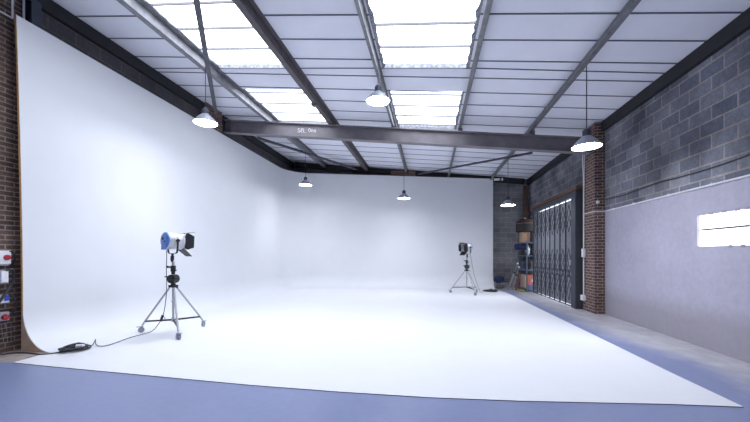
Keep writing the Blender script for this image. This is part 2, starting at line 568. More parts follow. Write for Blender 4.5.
# main beam
def isec(w, h, tf=.022, tw=.014):
    return [(-w / 2, -h), (w / 2, -h), (w / 2, -h + tf), (tw / 2, -h + tf), (tw / 2, -tf), (w / 2, -tf), (w / 2, 0), (-w / 2, 0), (-w / 2, -tf), (-tw / 2, -tf), (-tw / 2, -h + tf), (-w / 2, -h + tf)]
t = empty('main_beam', (-6.3, 9.40, 5.69), label='deep grey brown steel roof beam spanning the studio with white hand lettering', cat='beam', kind='thing')
b = MB(); b.section((0, 0, 0), (10.42, 0, btop(4.12) - 5.69), isec(.20, .395)); b.build('beam_section', ['beam_steel'], t)
for x in (-6.05, 3.95):
    b = MB()
    b.box(x + 6.3 - .006, x + 6.3 + .006, -.095, .095, btop(x) - 5.69 - .37, btop(x) - 5.69 - .03)
    b.build('stiffener', ['beam_steel'], t)
# the hand painted letters on the web
strokes = {
 'S': [[(.9, .9), (.6, 1), (.2, .9), (.12, .7), (.35, .55), (.7, .45), (.85, .25), (.65, .03), (.3, 0), (.05, .12)]],
 'E': [[(.95, .9), (.5, 1), (.12, .7), (.4, .52), (.7, .52)], [(.4, .52), (.08, .3), (.35, 0), (.85, .05)]],
 'L': [[(.15, 1), (.15, .05), (.9, 0)]],
 '.': [[(.2, 0), (.3, .04)]],
 'O': [[(.5, .95), (.1, .7), (.1, .25), (.45, .02), (.85, .25), (.9, .7), (.5, .95)]],
 'n': [[(.12, 0), (.12, .62)], [(.12, .5), (.45, .7), (.75, .55), (.8, 0)]]}
b = MB()
px = -3.92
for ch, wd in (('S', .08), ('E', .075), ('L', .06), ('.', .07), ('O', .085), ('n', .07), ('n', .07)):
    for st in strokes[ch]:
        pts = []
        for a, c in st:
            x = px + a * wd
            pts.append((x + 6.3, -.010, btop(x) - 5.69 - .25 + c * .115 + (.02 if ch in 'On' else 0)))
        b.tube(pts, .0105, 6)
    px += wd + .012
b.build('painted_lettering', ['chalk'], t)

# dark steel wall plates under the roof edge
def cplate(name, p0, p1, side, label):
    b = MB()
    w, h, tk = .075, .24, .014
    s = side
    poly = [(0, 0), (s * w, 0), (s * w, -tk), (s * tk, -tk), (s * tk, -h + tk), (s * w, -h + tk), (s * w, -h), (0, -h)]
    b.section(p0, p1, poly)
    return single(b, name, ['black_steel'], label, 'steel channel', 'dark steel channels under the roof edge', 'thing')
cplate('steel_channel', (XL + .08, Y0, roof_z(XL + .08) - .008), (XL + .08, back_y(XL) - .02, roof_z(XL + .08) - .008), -1, 'black steel channel under the roof edge above the long side of the white cove')
cplate('steel_channel', (XR - .08, Y0, roof_z(XR) - .005), (XR - .08, back_y(XR) - .02, roof_z(XR) - .005), 1, 'black steel channel along the top of the grey blockwork wall')
cplate('steel_channel', (XL + .2, back_y(XL) - .17, roof_z(XL + .2) - .005), (XR - .2, back_y(XR) - .17, roof_z(XR - .2) - .005), -1, 'black steel channel sloping along the top of the far wall')

# diagonal braces
def brace(p0, p1, label, r=.038):
    b = MB()
    b.section(p0, p1, [(-r, -r), (r, -r), (r, -r + .012), (-r + .012, -r + .012), (-r + .012, r), (-r, r)])
    single(b, 'roof_brace', ['dark_steel'], label, 'brace', 'diagonal roof braces', 'thing')
brace((-5.914, 10.676, 5.58), (-3.242, 14.45, 5.335), 'dark diagonal roof brace in the far left corner beyond the main beam', .05)
brace((-.529, 14.80, 5.085), (3.195, 11.157, 4.74), 'dark diagonal roof brace on the far right beyond the main beam')
brace((-2.55, 3.0, 5.27), (-6.092, 8.639, 5.60), 'grey diagonal roof brace crossing in front of the left rooflight', .046)

# ------------------------------------------------------------------ the cove
CX = -6.224
YA = 4.15
def cove():
    pa, corner, pb = Vector((CX, YA)), Vector((CX, 13.92)), Vector((2.757, 15.30))
    d1, d2 = (corner - pa).normalized(), (pb - corner).normalized()
    ang = d1.angle(d2)
    R = 1.15
    tl = R * math.tan(ang / 2)
    t1, t2 = corner - d1 * tl, corner + d2 * tl
    n1 = Vector((d1.y, -d1.x))
    cen = t1 + n1 * R
    path = []
    for k in range(13):
        path.append((pa.lerp(t1, k / 12), n1))
    a0 = atan2((t1 - cen).y, (t1 - cen).x)
    for k in range(1, 16):
        a = a0 - ang * k / 15
        u = Vector((cos(a), sin(a)))
        path.append((cen + u * R, -u))
    n2 = Vector((d2.y, -d2.x))
    for k in range(1, 11):
        path.append((t2.lerp(pb, k / 10), n2))
    return path
path = cove()
CR = .62           # cove radius at the floor
CD = .51
FZ = .008
def cove_top(p):
    return 5.16 - (p.x - CX) * .0334 if p.y > 13 else 5.16
prof_n = 12
b = MB()
cols = []
for p, n in path:
    col = []
    for k in range(prof_n + 1):
        a = pi / 2 * k / prof_n
        off = CD * (1 - sin(a))
        z = FZ + CR * (1 - cos(a))
        col.append(Vector((p.x + n.x * off, p.y + n.y * off, z)))
    top = cove_top(p)
    for k in range(1, 9):
        z = FZ + CR + (top - FZ - CR) * k / 8
        col.append(Vector((p.x, p.y, z)))
    cols.append(col)
# the free near edge is not quite plumb: it stands a little forward at the top
for c in (cols[0],):
    for q in c:
        if q.z > .7:
            q.y -= .085 * ((q.z - .7) / 4.46) ** 1.6
nc = len(cols[0])
vs = [q for c in cols for q in c]
fs = [(i * nc + j, i * nc + j + 1, (i + 1) * nc + j + 1, (i + 1) * nc + j) for i in range(len(cols) - 1) for j in range(nc - 1)]
b.add(vs, fs, 0, True)
# rear skin, 18 mm behind, and the top edge
rear = []
for (p, n), c in zip(path, cols):
    rear.append((Vector((p.x - n.x * .018, c[-1].y - n.y * .018, c[-1].z)), Vector((p.x - n.x * .018, p.y - n.y * .018, FZ + CR))))
k0 = len(b.v)
b.add([q for r in rear for q in r], [(2 * i, 2 * i + 1, 2 * i + 3, 2 * i + 2) for i in range(len(rear) - 1)], 1)
for i in range(len(cols) - 1):
    b.add([cols[i][-1], cols[i + 1][-1], rear[i + 1][0], rear[i][0]], [(0, 1, 2, 3)], 1)
for i in (0, len(cols) - 1):
    sign = cols[i][prof_n:]
    q = [Vector((v.x - path[i][1].x * .018, v.y - path[i][1].y * .018, v.z)) for v in sign]
    m = len(sign)
    b.add(list(sign) + q, [(j, j + 1, m + j + 1, m + j) for j in range(m - 1)], 1)
cyc = empty('infinity_cove', (CX, YA, 0), label='huge white photographic infinity cove wrapping two walls and the floor', cat='studio backdrop', kind='thing')
L = (CX, YA, 0)
def cbuild(b, name, mats):
    b.v = [(x - L[0], y - L[1], z - L[2]) for x, y, z in b.v]
    return b.build(name, mats, cyc)
cbuild(b, 'curved_wall', ['white', 'ply_edge'])
# painted floor sheet
front = [(-5.687, 3.677), (-4.95, 3.632), (-4.173, 3.594), (-2.971, 3.536), (-2.033, 3.492), (-.965, 3.478), (0, 3.497), (.906, 3.565), (1.694, 3.655), (2.367, 3.735), (3.032, 3.785)]
right = [(3.005, 4.734), (2.998, 7.146), (2.985, 8.277), (2.973, 12.0), (2.97, 13.2), (2.93, 13.75), (2.83, 14.15)]
foot = [(c[0].x, c[0].y) for c in cols][::-1]
poly = front + right + foot
b = MB()
n = len(poly)
b.add([(x, y, FZ) for x, y in poly], [tuple(range(n))], 0)
b.add([(x, y, 0.0005) for x, y in poly] + [(x, y, FZ) for x, y in poly], [(i, (i + 1) % n, n + (i + 1) % n, n + i) for i in range(n)], 1)
cbuild(b, 'painted_floor', ['white', 'edge_shadow'])
# bare plywood end rib at the near end
b = MB()
rib = [(cols[0][k].x - .004, cols[0][k].z - .006) for k in range(prof_n + 1)]
rib = [(x, max(z, .001)) for x, z in rib] + [(CX - .03, cols[0][prof_n].z), (CX - .03, .001)]
b.prism(rib, YA - .004, YA + .014, Matrix.Identity(4))
cbuild(b, 'end_panel', ['ply'])
b = MB()
prev = None
for q in cols[0][prof_n:]:
    if prev is not None:
        b.add([(prev.x + .001, prev.y - .006, prev.z), (q.x + .001, q.y - .006, q.z), (q.x - .03, q.y - .006, q.z), (prev.x - .03, prev.y - .006, prev.z)], [(0, 1, 2, 3)])
        b.add([(prev.x + .001, prev.y - .006, prev.z), (q.x + .001, q.y - .006, q.z), (q.x + .001, q.y + .0, q.z), (prev.x + .001, prev.y + .0, prev.z)], [(0, 1, 2, 3)])
    prev = q
cbuild(b, 'timber_edge', ['ply_edge'])

# ------------------------------------------------------------------ pendant lamps
def make_lamp(cord):
    t = empty('pendant_lamp', (0, 0, 0))
    prof = [(.235, 0), (.24, .004), (.232, .012), (.205, .055), (.165, .105), (.12, .150), (.085, .178), (.07, .19), (.0001, .192)]
    b = MB(); b.lathe(prof, None, 36)
    b.build('shade', ['shade'], t)
    b = MB(); b.lathe([(.0001, .004), (.10, .003), (.2, .006), (.228, .010), (.228, .016), (.0001, .018)], None, 36)
    b.build('diffuser', ['lamp_glow'], t)
    b = MB(); b.lathe([(.068, .186), (.062, .21), (.052, .215), (.052, .30), (.045, .315), (.0001, .318)], None, 20)
    for k in range(10):
        a = 2 * pi * k / 10
        b.box(.046, .066, -.004, .004, .215, .295, 0, Matrix.Rotation(a, 4, 'Z'))
    b.build('lamp_cap', ['shade_dark'], t)
    b = MB(); b.tube([(0, 0, .31), (0, 0, cord)], .008, 6)
    b.build('cord', ['cable'], t)
    return t
lamps = [  # x, y, rim height, cord top, label
 (-4.68, 6.29, 4.27, 5.48, 'lit grey pendant lamp beside the left end of the main beam'),
 (-1.034, 6.57, 4.585, 5.18, 'lit pendant lamp tucked under the roof next to the middle rooflight'),
 (2.735, 6.38, 3.40, 4.84, 'lit grey pendant lamp hanging in front of the brick pier'),
 (-4.73, 12.1, 4.17, 5.52, 'small lit pendant lamp in front of the rounded corner of the white cove'),
 (-.995, 12.8, 3.67, 5.18, 'lit pendant lamp on a long cord before the middle of the back of the cove'),
 (2.696, 12.17, 3.22, 4.84, 'lit pendant lamp in front of the dark blockwork above the storage rack')]
for x, y, z, ct, lab in lamps:
    t = make_lamp(ct - z)
    t.location = (x, y, z)
    tag(t, lab, 'lamp', 'grey pendant lamps')
    ld = bpy.data.lights.new('lamp_light', 'SPOT')
    ld.energy = 170
    ld.color = (.915, .935, 1.)
    ld.spot_size = math.radians(125)
    ld.spot_blend = 1.
    ld.shadow_soft_size = .2
    lo = bpy.data.objects.new('lamp_light', ld)
    lo.location = (x, y, z - .01)
    COL.objects.link(lo)

# ------------------------------------------------------------------ spotlights on rolling stands
def make_stand():
    t = empty('rolling_light_stand')
    hub = .90
    angs = [math.radians(a) for a in (187, 318, 73)]
    R = .63
    for a in angs:
        d = Vector((cos(a), sin(a), 0))
        b = MB()
        p0, p1 = d * .055 + Vector((0, 0, hub - .02)), d * (R - .02) + Vector((0, 0, .14))
        b.tube([p0, p1], .017, 10)
        b.tube([p1 - Vector((0, 0, .02)) + (p0 - p1) * .0, d * R + Vector((0, 0, .095))], .014, 8)
        lg = b.build('leg', ['chrome'], t)
        b = MB()
        c0 = d * R + Vector((0, 0, .052))
        ax = Vector((-sin(a + .5), cos(a + .5), 0))
        b.cyl(c0 - ax * .018, c0 + ax * .018, .052, n=20)
        b.cyl(c0 - ax * .026, c0 + ax * .026, .018, n=12)
        fw = ax.cross(Vector((0, 0, 1)))
        b.bar(c0 - ax * .027 + Vector((0, 0, -.005)), c0 - ax * .027 + Vector((0, 0, .062)), .03, .006, up=ax)
        b.bar(c0 + ax * .027 + Vector((0, 0, -.005)), c0 + ax * .027 + Vector((0, 0, .062)), .03, .006, up=ax)
        b.bar(c0 - fw * .035 + Vector((0, 0, .062)), c0 + fw * .075 + Vector((0, 0, .058)), .055, .010)
        b.build('caster', ['caster_grey'], lg)
        b = MB()
        b.bar(Vector((0, 0, .25)), d * (R - .075) + Vector((0, 0, .215)), .028, .028)
        b.build('spreader_arm', ['barn'], t)
    b = MB()
    b.cyl((0, 0, .22), (0, 0, hub), .02, n=14)
    b.cyl((0, 0, hub), (0, 0, 1.36), .026, n=14)
    b.build('column', ['chrome'], t)
    b = MB()
    b.cyl((0, 0, .215), (0, 0, .285), .034, n=14)
    b.build('foot_collar', ['grey_plastic'], t)
    b = MB()
    b.bar((0, -.02, .60), (.06, -.06, .605), .018, .018)
    b.cyl((0, 0, .585), (0, 0, .62), .03, n=12)
    b.build('lower_collar', ['grey_plastic'], t)
    b = MB()
    for a in angs:
        d = Vector((cos(a), sin(a), 0))
        b.bar(Vector((0, 0, hub)), d * .085 + Vector((0, 0, hub - .015)), .035, .045)
    b.cyl((0, 0, hub - .035), (0, 0, hub + .045), .042, n=16)
    b.bar((.02, -.03, hub + .01), (.17, -.09, hub - .03), .02, .014)
    b.build('hub', ['black'], t)
    b = MB()
    b.cyl((.01, -.075, 1.03), (.01, .06, 1.03), .082, n=20)
    b.cyl((.01, -.09, 1.03), (.01, -.07, 1.03), .045, n=16)
    b.bar((-.07, -.05, 1.075), (-.13, -.05, 1.07), .03, .02)
    b.bar((.06, -.085, 1.03), (.12, -.10, .98), .018, .018)
    b.cyl((.12, -.10, .98), (.135, -.15, .97), .014, n=8)
    b.build('winch', ['black'], t)
    b = MB()
    b.cyl((0, 0, 1.17), (0, 0, 1.28), .045, n=16)
    b.bar((-.03, -.02, 1.25), (-.095, -.03, 1.255), .025, .03)
    b.cyl((-.095, -.03, 1.235), (-.095, -.03, 1.28), .014, n=8)
    b.cyl((.03, 0, 1.19), (.075, -.02, 1.19), .014, n=8)
    b.cyl((0, 0, 1.12), (0, 0, 1.17), .034, n=12)
    b.build('collar_clamp', ['black'], t)
    return t

def make_head():
    """origin at the pivot; local +X is the beam direction"""
    t = empty('studio_spotlight')
    X = Matrix.Rotation(pi / 2, 4, 'Y')       # lathe axis z -> x
    b = MB()
    b.lathe([(.0001, -.155), (.150, -.155), (.158, -.145), (.158, .02), (.152, .03), (.152, .10), (.160, .115), (.160, .145), (.148, .15)], X, 32)
    for k in range(4):
        b.lathe([(.159, -.12 + k * .035), (.163, -.115 + k * .035), (.163, -.105 + k * .035), (.159, -.10 + k * .035)], X, 32)
    b.box(-.09, .09, -.09, .09, -.178, -.135)
    b.build('lamp_housing', ['silver'], t)
    b = MB()
    b.lathe([(.0001, -.200), (.10, -.198), (.140, -.190), (.160, -.175), (.164, -.15), (.150, -.148)], X, 32)
    b.box(-.195, -.16, -.085, .085, -.195, -.10)
    b.build('rear_cap', ['blue'], t)
    b = MB()
    b.cyl((-.212, .02, .03), (-.195, .02, .03), .03, n=14)
    b.cyl((-.212, -.05, -.03), (-.195, -.05, -.03), .018, n=12)
    b.build('focus_knob', ['black'], t)
    b = MB(); b.lathe([(.0001, .165), (.06, .160), (.12, .150), (.146, .142)], X, 28); b.build('lens', ['glass'], t)
    b = MB()
    b.lathe([(.166, .125), (.172, .13), (.172, .165), (.150, .165)], X, 28)
    for a in range(4):
        rot = Matrix.Rotation(a * pi / 2 + pi / 4, 4, 'X')
        b.box(.13, .175, -.03, .03, .16, .182, 0, rot)
    b.build('front_ring', ['silver'], t)
    # four barn door leaves hinged on a square around the ring
    H = .165
    for k, (op, nm) in enumerate([(12, 't'), (-10, 's'), (38, 'b'), (-10, 's')]):
        rot = Matrix.Rotation(k * pi / 2, 4, 'X')
        a = math.radians(op)
        base = Vector((.172, 0, H))
        dirv = Vector((cos(a), 0, sin(a)))
        if nm == 's':
            poly = [(-.155, 0), (.155, 0), (.175, .06), (.12, .21), (-.12, .21), (-.175, .06)]
        else:
            poly = [(-.16, 0), (.16, 0), (.125, .23), (-.125, .23)]
        nv = dirv.cross(Vector((0, 1, 0))).normalized() * .003
        vs = [rot @ (base + Vector((0, u, 0)) + dirv * v + s * nv) for s in (-1, 1) for u, v in poly]
        m = len(poly)
        fs = [tuple(range(m)), tuple(range(2 * m - 1, m - 1, -1))] + [(i, m + i, m + (i + 1) % m, (i + 1) % m) for i in range(m)]
        b = MB(); b.add(vs, fs)
        b.bar(rot @ (base + Vector((0, -.12, 0))), rot @ (base + Vector((0, .12, 0))), .014, .014, up=(1, 0, 0))
        b.build('barn_door', ['barn'], t)
    # yoke
    b = MB()
    yk = [(0, -.19, .035), (0, -.19, -.20), (0, -.165, -.25), (0, -.11, -.265), (0, .11, -.265), (0, .165, -.25), (0, .19, -.20), (0, .19, .035)]
    for p, q in zip(yk, yk[1:]):
        b.bar(p, q, .036, .010, up=Vector((0, -p[1] - q[1], -.001 if abs(p[1] + q[1]) > .01 else 1)).normalized() if abs(p[1] + q[1]) > .01 else (0, 0, 1))
    for s in (-1, 1):
        b.cyl((0, s * .155, 0), (0, s * .225, 0), .026, n=14)
    b.build('yoke', ['barn'], t)
    b = MB(); b.cyl((0, 0, -.272), (0, 0, -.290), .03, n=14); b.cyl((0, 0, -.285), (0, 0, -.44), .022, n=12)
    b.cyl((0, 0, -.31), (0, 0, -.41), .034, n=12)
    b.build('spigot', ['black'], t)
    return t

S1, S2 = Vector((-4.825, 5.57, FZ)), Vector((1.384, 13.0, FZ))
HZ = 1.772
st = make_stand()
st.location = S1
tag(st, 'chrome rolling tripod stand with grey casters under the near blue-backed spotlight', 'light stand', 'rolling light stands')
st2 = copy_tree(st)
st2.location = S2
st2.rotation_euler = (0, 0, math.radians(-26))
tag(st2, 'chrome rolling tripod stand on the far side of the white floor', 'light stand')
hd = make_head()
hd.location = (S1.x + .0, S1.y + .0, HZ - .01)
hd.scale = (.88, .92, .92)
hd.rotation_euler = (0, math.radians(3), atan2(.90, .41) + .02)
tag(hd, 'silver film spotlight with a blue back and black barn doors on the near stand', 'spotlight', 'studio spotlights')
hd2 = copy_tree(hd)
hd2.location = (S2.x, S2.y, HZ)
hd2.rotation_euler = (0, math.radians(4), atan2(-.72, -.69))
tag(hd2, 'small far spotlight with black barn doors opening towards the cove', 'spotlight')

# ------------------------------------------------------------------ cables on the floor
r = .008
zc = FZ + r
def coil(cx, cy, rx, ry, turns, seed, name, label, white=True, loose=1.):
    rnd = random.Random(seed)
    pts = []
    N = turns * 18
    for i in range(N):
        a = 2 * pi * i / 18
        k = i / N
        j = 1 + .16 * loose * sin(a * .37 + seed) + .1 * rnd.uniform(-1, 1) * .5
        pts.append((cx + rx * j * cos(a) + .02 * sin(i * .21), cy + ry * j * sin(a) + .02 * cos(i * .17), zc + .006 + .05 * k * (1 + .3 * sin(a * 1.3))))
    t = empty(name, (0, 0, 0), label=label, cat='cable', group='coils of black cable')
    b = MB(); b.tube(chaikin(pts, 1), .012, 6); b.build('cable', ['cable'], t)
    b = MB(); b.cyl((cx + rx * .2, cy - ry * .2 + .04, zc + .055), (cx + rx * .9, cy - ry * .1 + .05, zc + .06), .028, n=12)
    b.build('connector', ['white_plastic' if white else 'black'], t)
    b = MB(); b.cyl((cx - rx * .1, cy + .05, zc + .07), (cx + rx * .25, cy + .04, zc + .075), .032, n=12)
    b.build('plug', ['black'], t)
coil(-5.46, 4.30, .14, .15, 7, 3, 'cable_coil', 'coil of black cable with a white connector on the floor near the plywood end')
coil(2.40, 13.85, .24, .20, 5, 5, 'cable_coil', 'flat coil of black cable on the floor by the far edge of the cove', white=False)

b = MB()
c1 = [(-6.33, 3.83, .30), (-6.33, 3.88, .06), (-6.27, 3.92, .012), (-6.25, 4.02, .012), (-6.05, 4.07, .012), (-5.80, 4.04, .012), (-5.66, 4.02, zc), (-5.52, 4.18, zc)]
b.tube(chaikin(c1), .010, 6)
single(b, 'power_cable', ['cable'], 'black cable running from the brick wall to the near floor coil', 'cable', 'cables on the white floor')
b = MB()
c2 = [(-5.36, 4.42, zc + .04), (-5.45, 4.56, zc), (-5.48, 4.60, zc), (-5.50, 4.65, .06), (-5.52, 4.68, .09), (-5.47, 4.63, .07), (-5.36, 4.55, zc), (-5.19, 4.54, zc), (-5.207, 4.739, zc), (-5.30, 5.10, zc), (-5.27, 5.394, zc), (-5.14, 5.45, .06), (-5.0, 5.45, .235), (-4.938, 5.46, .35), (-4.90, 5.48, .65), (-4.90, 5.50, .93), (-4.915, 5.50, 1.2), (-4.90, 5.50, 1.45), (-4.87, 5.45, 1.58)]
t = empty('power_cable', (0, 0, 0), label='thin black cable from the near coil up to the blue-backed spotlight', cat='cable', group='cables on the white floor')
b.tube(chaikin(c2), .0065, 6); b.build('cable', ['cable'], t)
b = MB(); b.cyl((-4.985, 5.45, .25), (-4.945, 5.45, .36), .022, n=10)
rg = [Vector((-4.925 + .03 * cos(a), 5.45, .30 + .035 * sin(a))) for a in [2 * pi * k / 12 for k in range(12)]]
b.tube(rg, .005, 6, closed=True); b.build('inline_plug', ['black'], t)
b = MB()
c3 = [(1.49, 12.93, 1.62), (1.53, 12.88, 1.35), (1.60, 12.88, .9), (1.68, 12.9, .6), (1.80, 12.93, .25), (1.88, 12.98, .06), (1.98, 13.3, zc), (2.05, 13.8, zc), (2.22, 13.9, zc)]
b.tube(chaikin(c3), .006, 6)
single(b, 'power_cable', ['cable'], 'thin cable hanging from the far spotlight to the far coil', 'cable', 'cables on the white floor')

# ------------------------------------------------------------------ left wall: sockets and pipes
def socket_front(b, x, y, z, rr, slot=0):
    b.cyl((x, y, z), (x + .022, y, z), rr, rr * .94, n=18, slot=slot)
F = XL + .11
t = empty('socket_box', (0, 0, 0), label='white socket box with two red round sockets on the brick wall', cat='socket box')
b = MB(); b.box(XL + .001, F, 3.74, 4.05, 1.36, 1.56); b.build('box_body', ['white_plastic'], t)
for y in (3.86, 4.0):
    b = MB(); socket_front(b, F, y, 1.455, .042); b.build('socket', ['red'], t)
b = MB(); b.box(XL + .001, F - .02, 3.76, 4.03, 1.335, 1.36); b.build('lower_flange', ['grey_plastic'], t)
t = empty('distribution_box', (0, 0, 0), label='pale grey distribution box below the red sockets on the brick wall', cat='electrical box')
b = MB(); b.box(XL + .001, F, 3.70, 4.02, 1.07, 1.265); b.build('box_body', ['grey_plastic'], t)
b = MB(); b.box(F, F + .012, 3.93, 4.01, 1.085, 1.25); b.build('cover', ['white_plastic'], t)
t = empty('switch_box', (0, 0, 0), label='small white switch box with a blue cover low on the brick wall', cat='electrical box')
b = MB(); b.box(XL + .001, F - .03, 3.90, 4.05, .77, .89); b.build('box_body', ['white_plastic'], t)
b = MB(); b.box(F - .03, F - .015, 3.99, 4.04, .80, .88); b.build('cover', ['bluep'], t)
for y, mt, lab in ((3.855, 'bluep', 'blue round power plug low on the brick wall'), (4.00, 'red', 'red round power plug low on the brick wall beside the blue one')):
    t = empty('power_plug', (0, 0, 0), label=lab, cat='plug', group='round power plugs')
    b = MB(); b.cyl((XL + .07, y, .555), (F + .0, y, .55), .046, .040); b.build('plug_body', [mt], t)
    b = MB(); b.box(XL + .001, XL + .07, y - .055, y + .055, .50, .63); b.build('back_box', ['grey_plastic'], t)
for k, (pts, rr, lab) in enumerate([
  ([(F - .05, 3.98, 1.50), (F + .0, 4.04, 1.56), (F, 4.10, 1.50), (F - .04, 4.12, 1.40), (F - .09, 4.11, 1.33)], .012, 'short black cable arching from the white socket box'),
  ([(F, 3.99, 1.25), (F + .02, 4.04, 1.29), (F + .0, 4.09, 1.24), (F - .02, 4.09, 1.12), (F, 4.06, 1.03), (F - .02, 4.03, .93)], .014, 'black cable curving round the pale grey distribution box'),
  ([(F, 4.04, 1.02), (F + .02, 3.98, .93), (F + .02, 3.90, .80), (F, 3.84, .72), (F, 3.80, .66)], .020, 'thick black cable slanting across the brick wall'),
  ([(F - .02, 4.03, .90), (F + .01, 4.07, .88), (F + .01, 4.10, .80), (F, 4.115, .68), (F - .05, 4.09, .58), (F, 4.03, .56)], .012, 'black cable looping down to the red plug'),
  ([(F, 3.86, .86), (F + .02, 3.83, .74), (F, 3.86, .62), (F - .0, 3.87, .57)], .013, 'black cable dropping to the blue plug')]):
    b = MB(); b.tube(chaikin(pts), rr, 8)
    single(b, 'wall_cable', ['cable'], lab, 'cable', 'black cables on the brick wall')
# loose pale wires low on the wall, part of a wire tray
t = empty('wire_tray', (0, 0, 0), label='pale wire tray hanging low on the brick wall under the plugs', cat='wire tray')
b = MB()
for i in range(5):
    b.tube([(XL + .03, 3.80, .42 - i * .06), (XL + .03, 4.11, .46 - i * .075)], .003, 5)
for i in range(6):
    b.tube([(XL + .03, 3.80 + i * .06, .46), (XL + .03, 3.88 + i * .045, .15)], .003, 5)
b.build('wire_mesh', ['wire'], t)
b = MB()
b.box(XL + .001, XL + .03, 3.93, 3.96, .001, .47)
b.build('wall_bracket', ['grey_plastic'], t)
b = MB(); b.tube([(XL + .02, Y0 + .1, 5.165), (XL + .02, 4.125, 5.165)], .014, 8)
b.tube([(XL + .02, 4.125, 5.165), (XL + .02, 4.125, roof_z(XL) - .26)], .014, 8)
single(b, 'wall_conduit', ['conduit'], 'thin pale conduit high on the brick wall at the left edge', 'conduit', 'wall conduits')
b = MB(); b.tube([(XL + .05, 4.25, .0), (XL + .05, 4.25, roof_z(XL) - .25)], .015, 10)
single(b, 'drain_pipe', ['conduit'], 'narrow pale pipe rising behind the top corner of the cove', 'pipe')
b = MB(); b.section((XL + .085, 4.345, 0), (XL + .085, 4.345, roof_z(XL) - .25), [(-.07, -.08), (.07, -.08), (.07, -.066), (.006, -.066), (.006, .066), (.07, .066), (.07, .08), (-.07, .08), (-.07, .066), (-.006, .066), (-.006, -.066), (-.07, -.066)], up=(1, 0, 0))
single(b, 'steel_stanchion', ['stanchion'], 'dark blue steel stanchion rising behind the top corner of the cove', 'column', kind='thing')

# ------------------------------------------------------------------ right wall: conduits and cable
t = empty('conduit_run', (0, 0, 0), label='thin white conduit running level along the top of the grey render', cat='conduit', group='wall conduits')
b = MB(); b.tube([(XR - .018, Y0 + .2, 2.585), (XR - .018, 9.10, 2.585)], .016, 8)
b.tube([(XR - .018, 9.10, 2.585), (PX - .018, 9.10, 2.585), (PX - .018, 9.66, 2.585)], .011, 8)
b.build('pipe', ['conduit'], t)
for y in (5.9, 6.85, 7.9, 8.7):
    b = MB()
    b.box(XR - .038, XR - .0005, y - .012, y + .012, 2.562, 2.61)
    b.build('saddle', ['conduit'], t)
t = empty('vertical_conduit', (0, 0, 0), label='white vertical conduit with switch boxes beside the gate', cat='conduit', group='wall conduits')
b = MB(); b.tube(chaikin([(PX - .03, 9.66, .36), (PX - .03, 9.66, 2.9), (PX - .03, 9.66, 3.5), (PX - .03, 9.72, 4.0), (PX - .02, 9.735, 4.35)], 2), .016, 8)
b.tube(chaikin([(PX - .02, 9.655, 3.3), (PX - .025, 9.64, 3.8), (PX - .02, 9.63, 4.3)], 2), .010, 8)
b.build('pipe', ['conduit'], t)
b = MB(); b.box(PX - .075, PX - .002, 9.60, 9.75, .27, .41); b.build('socket_box', ['white_plastic'], t)
b = MB(); b.box(PX - .065, PX - .002, 9.62, 9.71, 1.43, 1.66); b.build('switch_box', ['white_plastic'], t)
b = MB()
pts = []
for k in range(30):
    y = -2.5 + k * (9.1 + 2.5) / 29
    pts.append((XR - .015, y, 2.862 + .018 * sin(k * 1.1) + .006 * sin(k * 2.7)))
b.tube(chaikin(pts, 1), .009, 6)
single(b, 'wall_cable', ['cable'], 'thin black cable draped level along the grey blockwork wall', 'cable')
t = empty('wall_sensor', (4.164, PY0, 2.82), label='small white round sensor on the near face of the brick pier', cat='sensor')
b = MB(); b.cyl((0, -.0, 0), (0, -.03, 0), .04, .035); b.build('sensor_body', ['white_plastic'], t)
b = MB(); b.cyl((0, -.03, 0), (0, -.045, 0), .018, .012); b.build('sensor_dome', ['grey_plastic'], t)

# ------------------------------------------------------------------ folding gate
GX = 3.985
GA, GB = 10.20, 13.70
gt = empty('folding_gate', (GX, GA, 0), label='blue grey folding steel gate with lattice bracing and daylight slots', cat='gate', kind='thing')
NL = 8
lw = (GB - GA) / NL
zb, ztop = .065, 3.065
for k in range(NL):
    y0, y1 = k * lw, (k + 1) * lw
    b = MB()
    b.box(.014, .026, y0 + .004, y1 - .004, zb, ztop)
    b.box(.026, .05, y0 + .03, y0 + .05, zb, ztop)
    leaf = b.build('gate_leaf', ['gate_steel'], gt)
    for zc0, hh in ((2.55, .80), (1.25, .85), (.62, .9)):
        b = MB()
        yl, yr = y0 + .05, y1 - .03
        z0, z1 = zc0 - hh / 2, zc0 + hh / 2
        ym = (yl + yr) / 2
        for p, q in (((yl, zc0), (ym, z1)), ((ym, z1), (yr, zc0)), ((yl, zc0), (ym, z0)), ((ym, z0), (yr, zc0)), ((yl, z1 * .6 + zc0 * .4), (yr, z0 * .6 + zc0 * .4)), ((yr, z1 * .6 + zc0 * .4), (yl, z0 * .6 + zc0 * .4))):
            b.bar((.008, p[0], p[1]), (.008, q[0], q[1]), .006, .014, up=(1, 0, 0))
        b.build('lattice', ['lattice'], leaf)
for k in range(NL + 1):
    y = k * lw
    b = MB()
    b.section((.02, y, .02), (.02, y, 3.12), [(-.016, -.032), (.016, -.032), (.016, -.008), (-.016, -.008)], up=(1, 0, 0))
    for z in (.25, 1.0, 1.5, 2.1, 2.9):
        b.box(-.018, -.0121, y - .024, y + .024, z - .02, z + .02)
    b.build('gate_picket', ['gate_post'], gt)
b = MB()
b.box(-.01, .09, -.04, GB - GA + .04, 3.12, 3.27)
b.build('top_rail', ['gate_post'], gt)
b = MB(); b.box(.03, .05, 0, GB - GA, .0005, .03); b.build('floor_track', ['gate_post'], gt)
b = MB(); b.box(-.035, XR - GX - .001, -.36, -.06, .0005, 3.27); b.box(-.045, -.035, -.34, -.30, .001, 3.26); b.build('end_post', ['gate_post'], gt)
b = MB(); b.box(.0, .12, GB - GA + .04, GB - GA + .12, .0005, 3.27); b.build('far_post', ['gate_post'], gt)
